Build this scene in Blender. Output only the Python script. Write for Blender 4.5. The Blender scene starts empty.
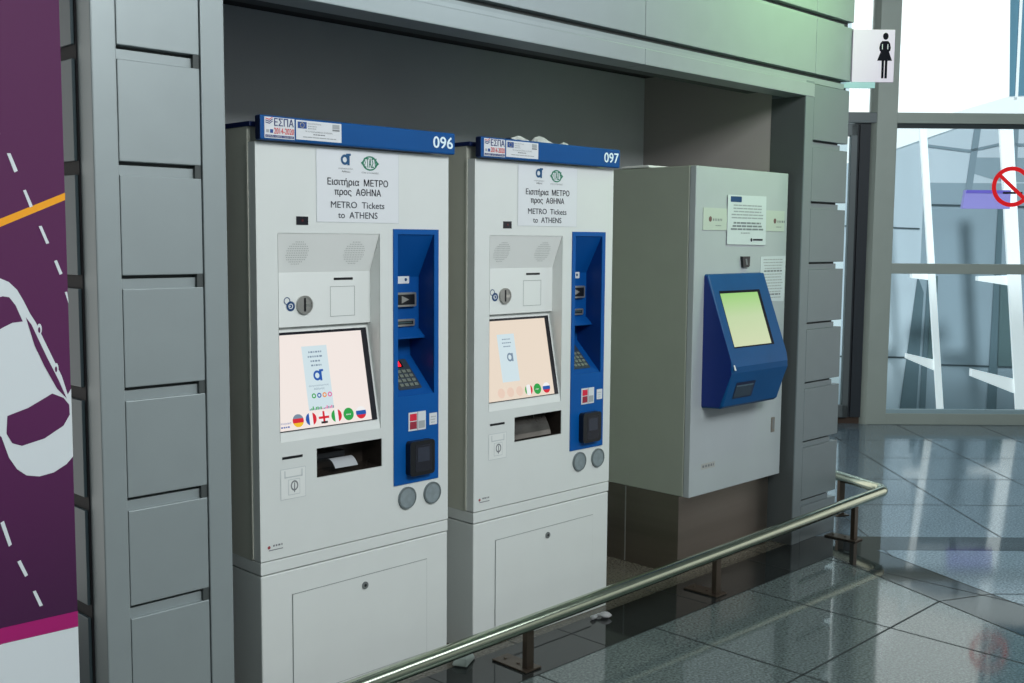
import bpy, bmesh, math, random
from mathutils import Vector, Matrix
random.seed(7)
scn = bpy.context.scene
C = scn.collection
R5 = math.sqrt(0.5)

# ------------------------------------------------------------------ colours and materials
def lin(c):
    return tuple(((v/255)/12.92 if v/255 <= .04045 else ((v/255+.055)/1.055)**2.4) for v in c)
MATS = {}
def mat(name, rgb, rough=.5, metal=0., spec=.5, emit=0., noise=0., nscale=40., bump=0., coat=0., stretch=None):
    if name in MATS: return MATS[name]
    m = bpy.data.materials.new(name); m.use_nodes = True
    nt = m.node_tree; b = nt.nodes['Principled BSDF']
    col = lin(rgb)
    b.inputs['Base Color'].default_value = (*col, 1)
    b.inputs['Roughness'].default_value = rough
    b.inputs['Metallic'].default_value = metal
    b.inputs['Specular IOR Level'].default_value = spec
    b.inputs['Coat Weight'].default_value = coat
    b.inputs['Coat Roughness'].default_value = .12
    if emit:
        if name.startswith('screen_'): b.inputs['Base Color'].default_value = (.004, .004, .004, 1); b.inputs['Specular IOR Level'].default_value = .25
        b.inputs['Emission Color'].default_value = (*col, 1)
        b.inputs['Emission Strength'].default_value = emit
    if noise or bump:
        tc = nt.nodes.new('ShaderNodeTexCoord')
        mp = nt.nodes.new('ShaderNodeMapping')
        if stretch: mp.inputs['Scale'].default_value = stretch
        nz = nt.nodes.new('ShaderNodeTexNoise'); nz.inputs['Scale'].default_value = nscale
        nz.inputs['Detail'].default_value = 4
        nt.links.new(tc.outputs['Object'], mp.inputs[0]); nt.links.new(mp.outputs[0], nz.inputs['Vector'])
        if noise:
            mr = nt.nodes.new('ShaderNodeMapRange')
            mr.inputs['From Min'].default_value = .3; mr.inputs['From Max'].default_value = .7
            mr.inputs['To Min'].default_value = 1-noise; mr.inputs['To Max'].default_value = 1+noise
            vm = nt.nodes.new('ShaderNodeVectorMath'); vm.operation = 'SCALE'
            vm.inputs[0].default_value = col
            nt.links.new(nz.outputs['Fac'], mr.inputs['Value']); nt.links.new(mr.outputs[0], vm.inputs['Scale'])
            nt.links.new(vm.outputs[0], b.inputs['Base Color'])
        if bump:
            bp = nt.nodes.new('ShaderNodeBump'); bp.inputs['Strength'].default_value = bump
            bp.inputs['Distance'].default_value = .002
            nt.links.new(nz.outputs['Fac'], bp.inputs['Height']); nt.links.new(bp.outputs[0], b.inputs['Normal'])
    MATS[name] = m
    return m

def granite(name, rgb, rough=.06, speck=.35, spec=.5):
    m = bpy.data.materials.new(name); m.use_nodes = True; nt = m.node_tree; b = nt.nodes['Principled BSDF']
    tc = nt.nodes.new('ShaderNodeTexCoord')
    n1 = nt.nodes.new('ShaderNodeTexNoise'); n1.inputs['Scale'].default_value = 95; n1.inputs['Detail'].default_value = 6
    n2 = nt.nodes.new('ShaderNodeTexVoronoi'); n2.inputs['Scale'].default_value = 170
    n3 = nt.nodes.new('ShaderNodeTexNoise'); n3.inputs['Scale'].default_value = 1.3
    for n in (n1, n2, n3): nt.links.new(tc.outputs['Object'], n.inputs['Vector'])
    cr = nt.nodes.new('ShaderNodeValToRGB')
    c = lin(rgb)
    e = cr.color_ramp.elements
    e[0].position = .36; e[0].color = (*[v*(1-speck) for v in c], 1)
    e[1].position = .64; e[1].color = (*[min(1, v*(1+speck)) for v in c], 1)
    nt.links.new(n1.outputs['Fac'], cr.inputs[0])
    mx = nt.nodes.new('ShaderNodeMix'); mx.data_type = 'RGBA'; mx.blend_type = 'MULTIPLY'
    mx.inputs['Factor'].default_value = .5
    nt.links.new(cr.outputs[0], mx.inputs['A']); 
    cr2 = nt.nodes.new('ShaderNodeValToRGB'); cr2.color_ramp.elements[0].color = (.55, .55, .55, 1); cr2.color_ramp.elements[1].color = (1.3, 1.3, 1.3, 1)
    nt.links.new(n2.outputs['Color'], cr2.inputs[0]); nt.links.new(cr2.outputs[0], mx.inputs['B'])
    nt.links.new(mx.outputs['Result'], b.inputs['Base Color'])
    mr = nt.nodes.new('ShaderNodeMapRange'); mr.inputs['To Min'].default_value = rough*.6; mr.inputs['To Max'].default_value = rough*1.5
    nt.links.new(n3.outputs['Fac'], mr.inputs['Value']); nt.links.new(mr.outputs[0], b.inputs['Roughness'])
    b.inputs['Specular IOR Level'].default_value = spec
    return m

def glass_mat():
    m = bpy.data.materials.new('window_glass'); m.use_nodes = True; nt = m.node_tree
    for n in list(nt.nodes): nt.nodes.remove(n)
    o = nt.nodes.new('ShaderNodeOutputMaterial'); mx = nt.nodes.new('ShaderNodeMixShader')
    t = nt.nodes.new('ShaderNodeBsdfTransparent'); g = nt.nodes.new('ShaderNodeBsdfGlossy')
    t.inputs[0].default_value = (.93, .985, 1, 1); g.inputs['Roughness'].default_value = .01
    fr = nt.nodes.new('ShaderNodeFresnel'); fr.inputs['IOR'].default_value = 1.35
    nt.links.new(fr.outputs[0], mx.inputs[0]); nt.links.new(t.outputs[0], mx.inputs[1]); nt.links.new(g.outputs[0], mx.inputs[2])
    nt.links.new(mx.outputs[0], o.inputs[0])
    return m

white = mat('machine_white_paint', (214, 219, 217), .32, coat=.25, noise=.015, nscale=6)
white_side = mat('machine_side_paint', (196, 198, 186), .4, noise=.03, nscale=5)
bezel = mat('recess_plastic', (222, 226, 224), .4)
spkgrey = mat('speaker_panel', (226, 229, 227), .5)
spkdot = mat('speaker_holes', (178, 182, 180), .6)
blue = mat('blue_plastic', (0, 82, 156), .45, spec=.25, noise=.05, nscale=8)
blue_in = mat('blue_inner', (0, 74, 146), .5, spec=.25)
blue_bar = mat('blue_header_bar', (0, 76, 140), .45, spec=.25, noise=.05, nscale=5)
lidblue = mat('dark_blue_lid', (10, 32, 84), .4)
black = mat('black_plastic', (18, 20, 24), .3)
blackgl = mat('black_glass', (30, 30, 38), .08)
darkbrown = mat('dark_tray', (52, 46, 42), .25, noise=.3, nscale=12)
steel = mat('brushed_steel', (176, 176, 172), .3, metal=.75, noise=.08, nscale=30)
disc = mat('grey_disc', (128, 140, 144), .5, noise=.1, nscale=60)
ink = mat('dark_ink', (30, 32, 42), .6)
inkgrey = mat('grey_ink', (120, 124, 128), .6)
inklight = mat('light_grey_ink', (160, 165, 168), .6)
inkblue = mat('navy_ink', (14, 62, 110), .6)
inkred = mat('red_ink', (210, 84, 88), .6)
ledred = mat('red_led', (255, 20, 30), .5, emit=1.6)
label_w = mat('white_sticker', (212, 216, 220), .5)
lab_edge = mat('sticker_edge', (190, 197, 199), .6)
groove = mat('panel_gap', (134, 142, 142), .8)
navy = mat('eu_blue', (26, 70, 140), .5)
green = mat('logo_green', (34, 120, 92), .6)
numwhite = mat('number_white', (222, 240, 248), .5)
paper = mat('paper', (200, 208, 212), .8, noise=.02, nscale=8)
metalgrey = mat('panel_metal', (150, 160, 162), .42, metal=.35, noise=.02, nscale=8, spec=.4)
metalgrey2 = mat('panel_metal_frame', (156, 166, 168), .36, metal=.4, noise=.02, nscale=8, spec=.4)
metaldark = mat('panel_metal_backing', (64, 70, 70), .6)
jointgrey = mat('joint_strip', (124, 132, 131), .45, metal=.2)
alcove = mat('alcove_wall_grey', (206, 213, 214), .6, noise=.03, nscale=3)
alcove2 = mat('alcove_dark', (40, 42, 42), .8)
m3side = mat('kiosk_side_paint', (154, 161, 149), .45, noise=.03, nscale=5)
m3front = mat('kiosk_front_paint', (170, 178, 181), .4, noise=.03, nscale=4)
steelbr = mat('pedestal_steel', (140, 131, 122), .3, metal=.9, noise=.12, nscale=1.6, stretch=(.15, .15, 5), bump=.03)
podblue = mat('terminal_blue', (0, 74, 128), .42, spec=.3, noise=.06, nscale=6)
podside = mat('terminal_side_blue', (4, 40, 120), .4)
mull = mat('window_frame_metal', (178, 188, 180), .5, metal=.2, noise=.02, nscale=6)
mulld = mat('door_gap_dark', (38, 46, 54), .5)
GL = glass_mat()

# ------------------------------------------------------------------ mesh helpers
def link(name, bm, m, parent=None, smooth=False):
    me = bpy.data.meshes.new(name)
    bmesh.ops.recalc_face_normals(bm, faces=bm.faces[:]) if False else None
    bm.to_mesh(me); bm.free()
    ms = m if isinstance(m, (list, tuple)) else [m]
    for k in ms: me.materials.append(k)
    if smooth:
        for p in me.polygons: p.use_smooth = True
    o = bpy.data.objects.new(name, me); C.objects.link(o)
    if parent is not None: o.parent = parent
    return o
def tag(o, label=None, cat=None, group=None, kind=None):
    if label: o['label'] = label
    if cat: o['category'] = cat
    if group: o['group'] = group
    if kind: o['kind'] = kind
    return o
def empty(name, loc=(0, 0, 0), rz=0):
    o = bpy.data.objects.new(name, None); C.objects.link(o); o.location = loc; o.rotation_euler = (0, 0, rz)
    o.empty_display_size = .1
    return o
def box(bm, x0, x1, y0, y1, z0, z1, bev=0., mi=0, M=None):
    vs = [bm.verts.new((x, y, z)) for x in (x0, x1) for y in (y0, y1) for z in (z0, z1)]
    F = [(0, 1, 3, 2), (4, 6, 7, 5), (0, 4, 5, 1), (2, 3, 7, 6), (0, 2, 6, 4), (1, 5, 7, 3)]
    fs = [bm.faces.new([vs[i] for i in f]) for f in F]
    for f in fs: f.material_index = mi
    if bev:
        es = list({e for f in fs for e in f.edges})
        r = bmesh.ops.bevel(bm, geom=es, offset=bev, segments=2, profile=.5, affect='EDGES')
        vs = list({v for f in r['faces'] for v in f.verts} | {v for v in vs if v.is_valid})
        for f in r['faces']: f.material_index = mi
    if M is not None:
        for v in vs: v.co = M @ v.co
    return vs
class Fr:
    """flat frame: origin, u, v and outward normal"""
    def __init__(s, o, u=(1, 0, 0), v=(0, 0, 1), n=(0, -1, 0)):
        s.o = Vector(o); s.u = Vector(u).normalized(); s.v = Vector(v).normalized(); s.n = Vector(n).normalized()
    def p(s, a, b, d=0.): return s.o + s.u*a + s.v*b + s.n*d
def poly(bm, fr, pts, d=.001, th=0., mi=0):
    top = [bm.verts.new(fr.p(a, b, d)) for a, b in pts]
    f = bm.faces.new(top); f.material_index = mi
    f.normal_update()
    if f.normal.dot(fr.n) < 0: f.normal_flip()
    if th:
        bot = [bm.verts.new(fr.p(a, b, d-th)) for a, b in pts]
        n = len(pts)
        for i in range(n):
            q = bm.faces.new((top[i], top[(i+1) % n], bot[(i+1) % n], bot[i])); q.material_index = mi
    return f
def rect(bm, fr, a0, a1, b0, b1, d=.001, th=0., mi=0):
    return poly(bm, fr, [(a0, b0), (a1, b0), (a1, b1), (a0, b1)], d, th, mi)
def rrect(a0, a1, b0, b1, r, k=4):
    pts = []
    for cx, cy, s in ((a1-r, b0+r, -90), (a1-r, b1-r, 0), (a0+r, b1-r, 90), (a0+r, b0+r, 180)):
        for i in range(k+1):
            t = math.radians(s+90*i/k); pts.append((cx+r*math.cos(t), cy+r*math.sin(t)))
    return pts
def circ(a, b, r, k=24, rb=None, t0=0, t1=360):
    rb = rb or r; full = (t1-t0 == 360)
    n = k if full else k+1
    return [(a+r*math.cos(math.radians(t0+(t1-t0)*i/k)), b+rb*math.sin(math.radians(t0+(t1-t0)*i/k))) for i in range(n)]
def ring(bm, fr, a, b, r0, r1, d=.001, k=32, mi=0, th=0., sy=1.):
    for i in range(k):
        t, u = 2*math.pi*i/k, 2*math.pi*(i+1)/k
        P = [(a+r1*math.cos(t), b+r1*sy*math.sin(t)), (a+r1*math.cos(u), b+r1*sy*math.sin(u)), (a+r0*math.cos(u), b+r0*sy*math.sin(u)), (a+r0*math.cos(t), b+r0*sy*math.sin(t))]
        poly(bm, fr, P, d, th, mi)
def prism_x(bm, prof, x0, x1, mi=0, mi_ends=None):
    """profile of (y, z) points swept along x"""
    A = [bm.verts.new((x0, y, z)) for y, z in prof]; B = [bm.verts.new((x1, y, z)) for y, z in prof]
    n = len(prof)
    for i in range(n):
        f = bm.faces.new((A[i], A[(i+1) % n], B[(i+1) % n], B[i])); f.material_index = mi
    for E in (A, B):
        f = bm.faces.new(E); f.material_index = mi if mi_ends is None else mi_ends
    return A+B
def tube(bm, path, r, seg=20, cap=True, mi=0):
    path = [Vector(p) for p in path]; rings = []
    for i, p in enumerate(path):
        d = (path[min(i+1, len(path)-1)]-path[max(i-1, 0)]).normalized()
        a = d.cross(Vector((0, 0, 1)));
        if a.length < 1e-3: a = d.cross(Vector((1, 0, 0)))
        a.normalize(); b = a.cross(d)
        rings.append([bm.verts.new(p+a*r*math.cos(2*math.pi*k/seg)+b*r*math.sin(2*math.pi*k/seg)) for k in range(seg)])
    for A, B in zip(rings, rings[1:]):
        for k in range(seg):
            f = bm.faces.new((A[k], A[(k+1) % seg], B[(k+1) % seg], B[k])); f.smooth = True; f.material_index = mi
    if cap:
        bm.faces.new(rings[0]); bm.faces.new(rings[-1])
def plate_holes(bm, x0, x1, z0, z1, y0, y1, holes):
    xs = sorted({x0, x1, *[h[i] for h in holes for i in (0, 1)]}); zs = sorted({z0, z1, *[h[i] for h in holes for i in (2, 3)]})
    def solid(i, j):
        if i < 0 or j < 0 or i >= len(xs)-1 or j >= len(zs)-1: return False
        cx, cz = (xs[i]+xs[i+1])/2, (zs[j]+zs[j+1])/2
        return not any(h[0] < cx < h[1] and h[2] < cz < h[3] for h in holes)
    def q(*p): bm.faces.new([bm.verts.new(v) for v in p])
    for i in range(len(xs)-1):
        for j in range(len(zs)-1):
            if not solid(i, j): continue
            a, b, c, d = xs[i], xs[i+1], zs[j], zs[j+1]
            q((a, y0, c), (b, y0, c), (b, y0, d), (a, y0, d)); q((a, y1, c), (a, y1, d), (b, y1, d), (b, y1, c))
            if not solid(i-1, j): q((a, y0, c), (a, y0, d), (a, y1, d), (a, y1, c))
            if not solid(i+1, j): q((b, y0, c), (b, y1, c), (b, y1, d), (b, y0, d))
            if not solid(i, j-1): q((a, y0, c), (a, y1, c), (b, y1, c), (b, y0, c))
            if not solid(i, j+1): q((a, y0, d), (b, y0, d), (b, y1, d), (a, y1, d))
    bmesh.ops.remove_doubles(bm, verts=bm.verts[:], dist=1e-6)
TCACHE = {}
def glyph_mesh(s):
    """outline of the letters, filled with a constrained triangulation and an even-odd test"""
    if s in TCACHE: return TCACHE[s]
    from mathutils.geometry import delaunay_2d_cdt
    out_v, out_f = [], []
    cu = bpy.data.curves.new('t', 'FONT'); cu.body = s; cu.size = 1; cu.resolution_u = 3; cu.fill_mode = 'NONE'
    o = bpy.data.objects.new('t', cu); C.objects.link(o)
    dg = bpy.context.evaluated_depsgraph_get(); me = bpy.data.meshes.new_from_object(o.evaluated_get(dg))
    bpy.data.objects.remove(o); bpy.data.curves.remove(cu)
    V = [Vector((v.co.x, v.co.y)) for v in me.vertices]; Ed = [tuple(e.vertices) for e in me.edges]; bpy.data.meshes.remove(me)
    vs, es, fs = delaunay_2d_cdt(V, Ed, [], 0, 1e-5)[:3]
    segs = [(V[a], V[b]) for a, b in Ed]
    for f in fs:
        c = sum((vs[k] for k in f), Vector((0, 0)))/len(f)
        n = 0
        for p, q in segs:
            if (p.y > c.y) != (q.y > c.y) and c.x < (q.x-p.x)*(c.y-p.y)/(q.y-p.y)+p.x: n += 1
        if n % 2: out_f.append(tuple(f))
    TCACHE[s] = (vs, out_f)
    return TCACHE[s]
def text_into(bm, s, fr, a0, a1, b0, h, d=.0015, mi=0, bold=0.):
    """letters spread from a0 to a1, standing on b0, capital height h (fits width exactly)"""
    V, Fs = glyph_mesh(s)
    used = {k for f in Fs for k in f}
    xs = [V[k].x for k in used]
    x0, x1 = min(xs), max(xs); sx = (a1-a0)/(x1-x0); sz = h/.70
    for k, (du, dv) in enumerate(((0, 0), (bold*h*5, 0), (bold*h*2.5, bold*h*2.5))[:3 if bold else 1]):
        vs = {i: bm.verts.new(fr.p(a0+(V[i].x-x0)*sx+du, b0+V[i].y*sz+dv, d+k*.00015)) for i in used}
        for f in Fs:
            q = bm.faces.new([vs[i] for i in f]); q.material_index = mi
def fake_lines(bm, fr, a0, a1, b_list, h, d=.0015, mi=0, fill=1., rnd=None, center=True):
    """rows of tiny unreadable print: short dashes for words"""
    rnd = rnd or random
    for b in b_list:
        w = (a1-a0)*(fill if not isinstance(fill, (list, tuple)) else 1)*rnd.uniform(.8, 1)
        s = (a0+a1)/2-w/2 if center else a0
        x = s
        while x < s+w-.004:
            l = min(rnd.uniform(.35, 1.)*.045*(a1-a0)/.25, s+w-x)
            rect(bm, fr, x, x+l, b, b+h, d, mi=mi); x += l+h*.6

def smooth_auto(o, ang=35):
    for p in o.data.polygons: p.use_smooth = True
    try: o.data.set_sharp_from_angle(angle=math.radians(ang))
    except Exception: pass

# ------------------------------------------------------------------ CAMERA
f_px = 1089.5364
F = Vector((0.70758785, 0.70037471, -0.09378001)); Rt = Vector((0.70396099, -0.71019836, 0.00756314)); U = Vector((0.06130538, 0.07136905, 0.99556422))
cam = bpy.data.cameras.new('camera'); cam.sensor_width = 36; cam.lens = f_px/1024*36
co = bpy.data.objects.new('camera', cam); C.objects.link(co)
M = Matrix((Rt, U, -F)).transposed().to_4x4(); M.translation = Vector((0, 0, 1.6))
co.matrix_world = M; scn.camera = co
cam.clip_start = .05; cam.clip_end = 200

# ------------------------------------------------------------------ constants (metres)
YW, XE0, XE1, XFR, XG = 2.903, 1.722, 5.0435, 5.125, 5.50     # wall face, alcove opening, frame, corner
ZH, ZC, YB = 2.335, 2.52, 3.938                                # opening top, alcove ceiling, alcove back
d8 = Vector((math.sin(math.radians(22.5)), math.cos(math.radians(22.5))))   # bisector of the 45 degree turn
def st(s, t): return Vector((R5*(s+t), R5*(t-s)))

# ------------------------------------------------------------------ FLOOR
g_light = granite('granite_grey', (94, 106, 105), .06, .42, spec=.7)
g_window_lit = granite('granite_window_lit', (122, 142, 154), .07, .3, spec=.85)  # lighter, bluer copy of the granite; window reflection put into its colour
g_dark = granite('granite_dark_band', (36, 40, 40), .05, .4)
g_alc = granite('granite_alcove', (98, 94, 84), .12, .35)
grout = mat('floor_grout', (28, 34, 34), .6)
bm = bmesh.new()
def fpoly(pts, z, mi):
    vs = [bm.verts.new((p[0], p[1], z)) for p in pts]; f = bm.faces.new(vs); f.material_index = mi
    f.normal_update()
    if f.normal.z < 0: f.normal_flip()
V1 = Vector((5.005, 2.657)); W1 = Vector((5.30, 2.535))
def on_y(V, y): k = (y-V.y)/d8.y; return V+d8*k
nrm = Vector((d8.y, -d8.x))
V2 = V1+nrm*.30
# wall-side region and window-side region meet on the bisector
far = 9.
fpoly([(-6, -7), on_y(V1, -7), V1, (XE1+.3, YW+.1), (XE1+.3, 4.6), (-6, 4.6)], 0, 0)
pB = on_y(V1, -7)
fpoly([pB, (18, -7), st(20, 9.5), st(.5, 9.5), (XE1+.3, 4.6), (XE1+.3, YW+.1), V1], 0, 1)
# dark border along the wall, its continuation after the turn, and the mitre band
def cut_t(t, V):      # point of a line t=const on the bisector through V
    s = V+d8*((t/R5-(V.x+V.y))/(d8.x+d8.y)); return s
b3lo, b3hi = cut_t(5.54, V2), Vector((5.80/R5-2.93, 2.93))
z = .0006
fpoly([(-6, 2.657), V1, b3hi, (-6, 2.93)], z, 2)
fpoly([b3hi, V1, on_y(V1, -7), on_y(V2, -7), b3lo], z, 2)
fpoly([b3lo, st(11, 5.54), st(11, 5.80), b3hi], z*1.0, 2)
fpoly([(XE0-.02, 2.93), (XE1+.05, 2.93), (XE1+.05, YB), (XE0-.02, YB)], z, 3)
# joints
def strip(p, q, w=.0055, z=.0012):
    p, q = Vector(p), Vector(q); dd = (q-p).normalized(); n = Vector((-dd.y, dd.x))*w/2
    fpoly([p-n, q-n, q+n, p+n], z, 4)
for k in range(-12, 3):
    X = 3.5385+.7054*k
    # stop at the bisector
    if X < V1.x: strip((X, 2.657), (X, -7))
    else: 
        continue
for k in range(1, 4):
    X = 3.5385+.7054*(k+1)
    y = V1.y+(X-V1.x)*d8.y/d8.x
for k in range(0, 12):
    Y = 1.973-.70*k
    strip((-6, Y), on_y(V1, Y), w=.007)
    a = on_y(V1, Y); b = cut_t(4.84-.70*k, V2); strip(a, b)
    strip(b, st(11, 4.84-.70*k))
for k in range(0, 5):
    X = V1.x-.705*(k+1)*0
for k in range(0, 6): strip(st(1.9, 5.80+.723*(k+1)), st(11, 5.80+.723*(k+1)), w=.006)
for k in range(-1, 10):
    s = 2.7025+.726*k
    t0 = 5.80
    strip(st(s, 9.44), st(s, 5.80), w=.006)
    # lower part down to the mitre band
    L = None
    # intersection of s=const with bisector V2
    den = (d8.x-d8.y)*R5
    kk = (s-(V2.x-V2.y)*R5)/den
    P = V2+d8*kk
    tt = (P.x+P.y)*R5
    if tt < 5.54: strip(st(s, 5.54), st(s, max(tt, -4)), w=.006)
strip((-6, 2.657), V1, w=.004); strip(V1, on_y(V1, -7), w=.005); strip(V2, on_y(V2, -7), w=.005)
for k in range(-3, 5):
    X = 3.5385+.7054*k
    if X < 5.2: strip((X-.30, 2.93), (X-.30, 2.657), w=.004)
for X in (2.2, 3.0, 3.9, 4.8): strip((X, 2.93), (X, YB), w=.005, z=.0014)
fl = link('floor', bm, [g_light, g_window_lit, g_dark, g_alc, grout]); tag(fl, kind='structure')

# ------------------------------------------------------------------ WALLS: panelled cladding
GR = [2.4365-.3155*k for k in range(0, 8)]      # upper edge of every horizontal groove
GH = .038
def cladding(bm, x0, x1, ztop, groove_x1=None, yf=YW+.004):
    """column of metal panels with recessed grooves (material 0 panels, 1 dark gap, 2 lit backing)"""
    gx1 = groove_x1 if groove_x1 is not None else x1
    zs = [g for g in GR if g < ztop-.05]
    top = ztop
    for g in zs:
        if top-g > .02: box(bm, x0, x1, yf, yf+.035, g, top, bev=.0025)
        top = g-GH
    box(bm, x0, x1, yf, yf+.035, .0, top, bev=.0025)
    box(bm, x0, gx1, yf+.030, yf+.20, 0, ztop, mi=1)
# left column
bm = bmesh.new()
XA, XB, XC = 1.320, 1.391, 1.6455
cladding(bm, XB+.003, XC-.003, 2.75)
box(bm, XA, XB, YW, YW+.09, 0, 3.4, bev=.004, mi=0)
box(bm, XC, XE0, YW, YW+.20, 0, 3.4, bev=.003, mi=0)
box(bm, XB, XC, YW+.004, YW+.04, 2.75, 3.4, mi=0)
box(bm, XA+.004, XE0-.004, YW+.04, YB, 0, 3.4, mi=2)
# return side panels behind the banner
top = 3.4
for g in [2.752]+GR:
    box(bm, XA-.012, XA+.02, YW+.095, YB, g, top, bev=.002, mi=3); top = g-GH
box(bm, XA-.012, XA+.02, YW+.095, YB, 0, top, bev=.002, mi=3)
box(bm, XA-.004, XA+.01, YW+.085, YB-.01, 0, 3.4, mi=4)
for g in GR[:-1]:                                   # spacer blocks at the groove ends
    box(bm, XC-.022, XC-.004, YW+.006, YW+.036, g-GH, g, mi=1)
    box(bm, XB+.004, XC-.02, YW+.018, YW+.036, g-GH, g-.010, mi=0)
wl = link('wall_left', bm, [metalgrey, metaldark, alcove2, mat('side_panel_teal', (76, 92, 98), .4, metal=.3), mat('side_gap', (24, 22, 28), .7)]); tag(wl, kind='structure')
# right column
bm = bmesh.new()
cladding(bm, XFR+.007, XG, 2.403, groove_x1=5.445)
for g in GR:
    box(bm, XFR+.004, 5.44, YW+.018, YW+.036, g-GH, g-.010, mi=0)
box(bm, XE1, XFR, YW, YW+.20, 0, ZH+.08, bev=.003, mi=0)
box(bm, XE1-.0015, XE1+.002, YW+.006, YW+.199, .001, ZH-.001, mi=3)
box(bm, XE1+.002, 5.40, YW+.18, YB+.1, 0, 3.4, mi=2)
wr = link('wall_right', bm, [mat('panel_metal_shaded', (126, 137, 140), .42, metal=.4, noise=.02, nscale=8), metaldark, alcove, mat('jamb_dark', (84, 90, 90), .5)]); tag(wr, kind='structure')  # right column's metal is a darker copy, its shade put into the colour
# band above the alcove
bm = bmesh.new()
ztop = 4.6
rows = [(2.4365+.018, 2.4365+.3155-.02), (2.4365+.3155+.012, 3.06), (3.075, 3.5), (3.515, ztop)]
for i, (a, b) in enumerate(rows):
    xs = [(XE0-.08, 3.716), (3.719, 5.128), (5.131, 5.515)]
    for x0, x1 in xs:
        box(bm, x0-(3 if x0 < 2 and i > 1 else 0), x1, YW, YW+.035, a, b, bev=.0025)
    box(bm, XE0-.08-(3 if i > 1 else 0), 5.505, YW+.03, YW+.2, a-(.02 if i else .052), b, mi=1)
    box(bm, XE0, 5.44, YW+.016 if i else YW+.006, YW+.03, a-.030 if i else a-.0495, a-.018 if i else a-.021, mi=0)
box(bm, XE0-.02, XE1+.0, YW+.2, YW+.35, ZH+.04, 3.4, mi=1)
wh = link('wall_front', bm, [metalgrey, metaldark]); tag(wh, kind='structure')
# proud frame round the opening
bm = bmesh.new()
box(bm, XE0-.076, 3.716, YW-.002, YW+.12, ZH, ZH+.068, bev=.003)
box(bm, 3.718, XFR, YW-.002, YW+.12, ZH, ZH+.068, bev=.003)
box(bm, XE0-.07, XFR-.005, YW+.001, YW+.03, ZH+.0675, ZH+.083)
tr = link('trim_1', bm, [metalgrey2, metaldark]); tag(tr, kind='structure')
# alcove lining
bm = bmesh.new(); box(bm, XE0-.3, XE1+.1, YB, YB+.1, 0, 3.0)
tag(link('wall_back', bm, alcove), kind='structure')
bm = bmesh.new(); box(bm, XE1, XE1+.06, YW+.2, YB, 0, ZC)
tag(link('wall_inner_right', bm, mat('alcove_side', (176, 171, 168), .6)), kind='structure')
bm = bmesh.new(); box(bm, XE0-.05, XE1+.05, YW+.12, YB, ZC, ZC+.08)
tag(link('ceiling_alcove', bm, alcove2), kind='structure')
bm = bmesh.new()
vs = [st(-9, -6), st(14, -6), st(14, 9.4), st(-9, 9.4)]
A = [bm.verts.new((p.x, p.y, 4.6)) for p in vs]; B = [bm.verts.new((p.x, p.y, 4.8)) for p in vs]
bm.faces.new(A); bm.faces.new(B)
for i in range(4): bm.faces.new((A[i], A[(i+1) % 4], B[(i+1) % 4], B[i]))
tag(link('ceiling', bm, mat('ceiling_paint', (150, 156, 156), .7)), kind='structure')

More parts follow.
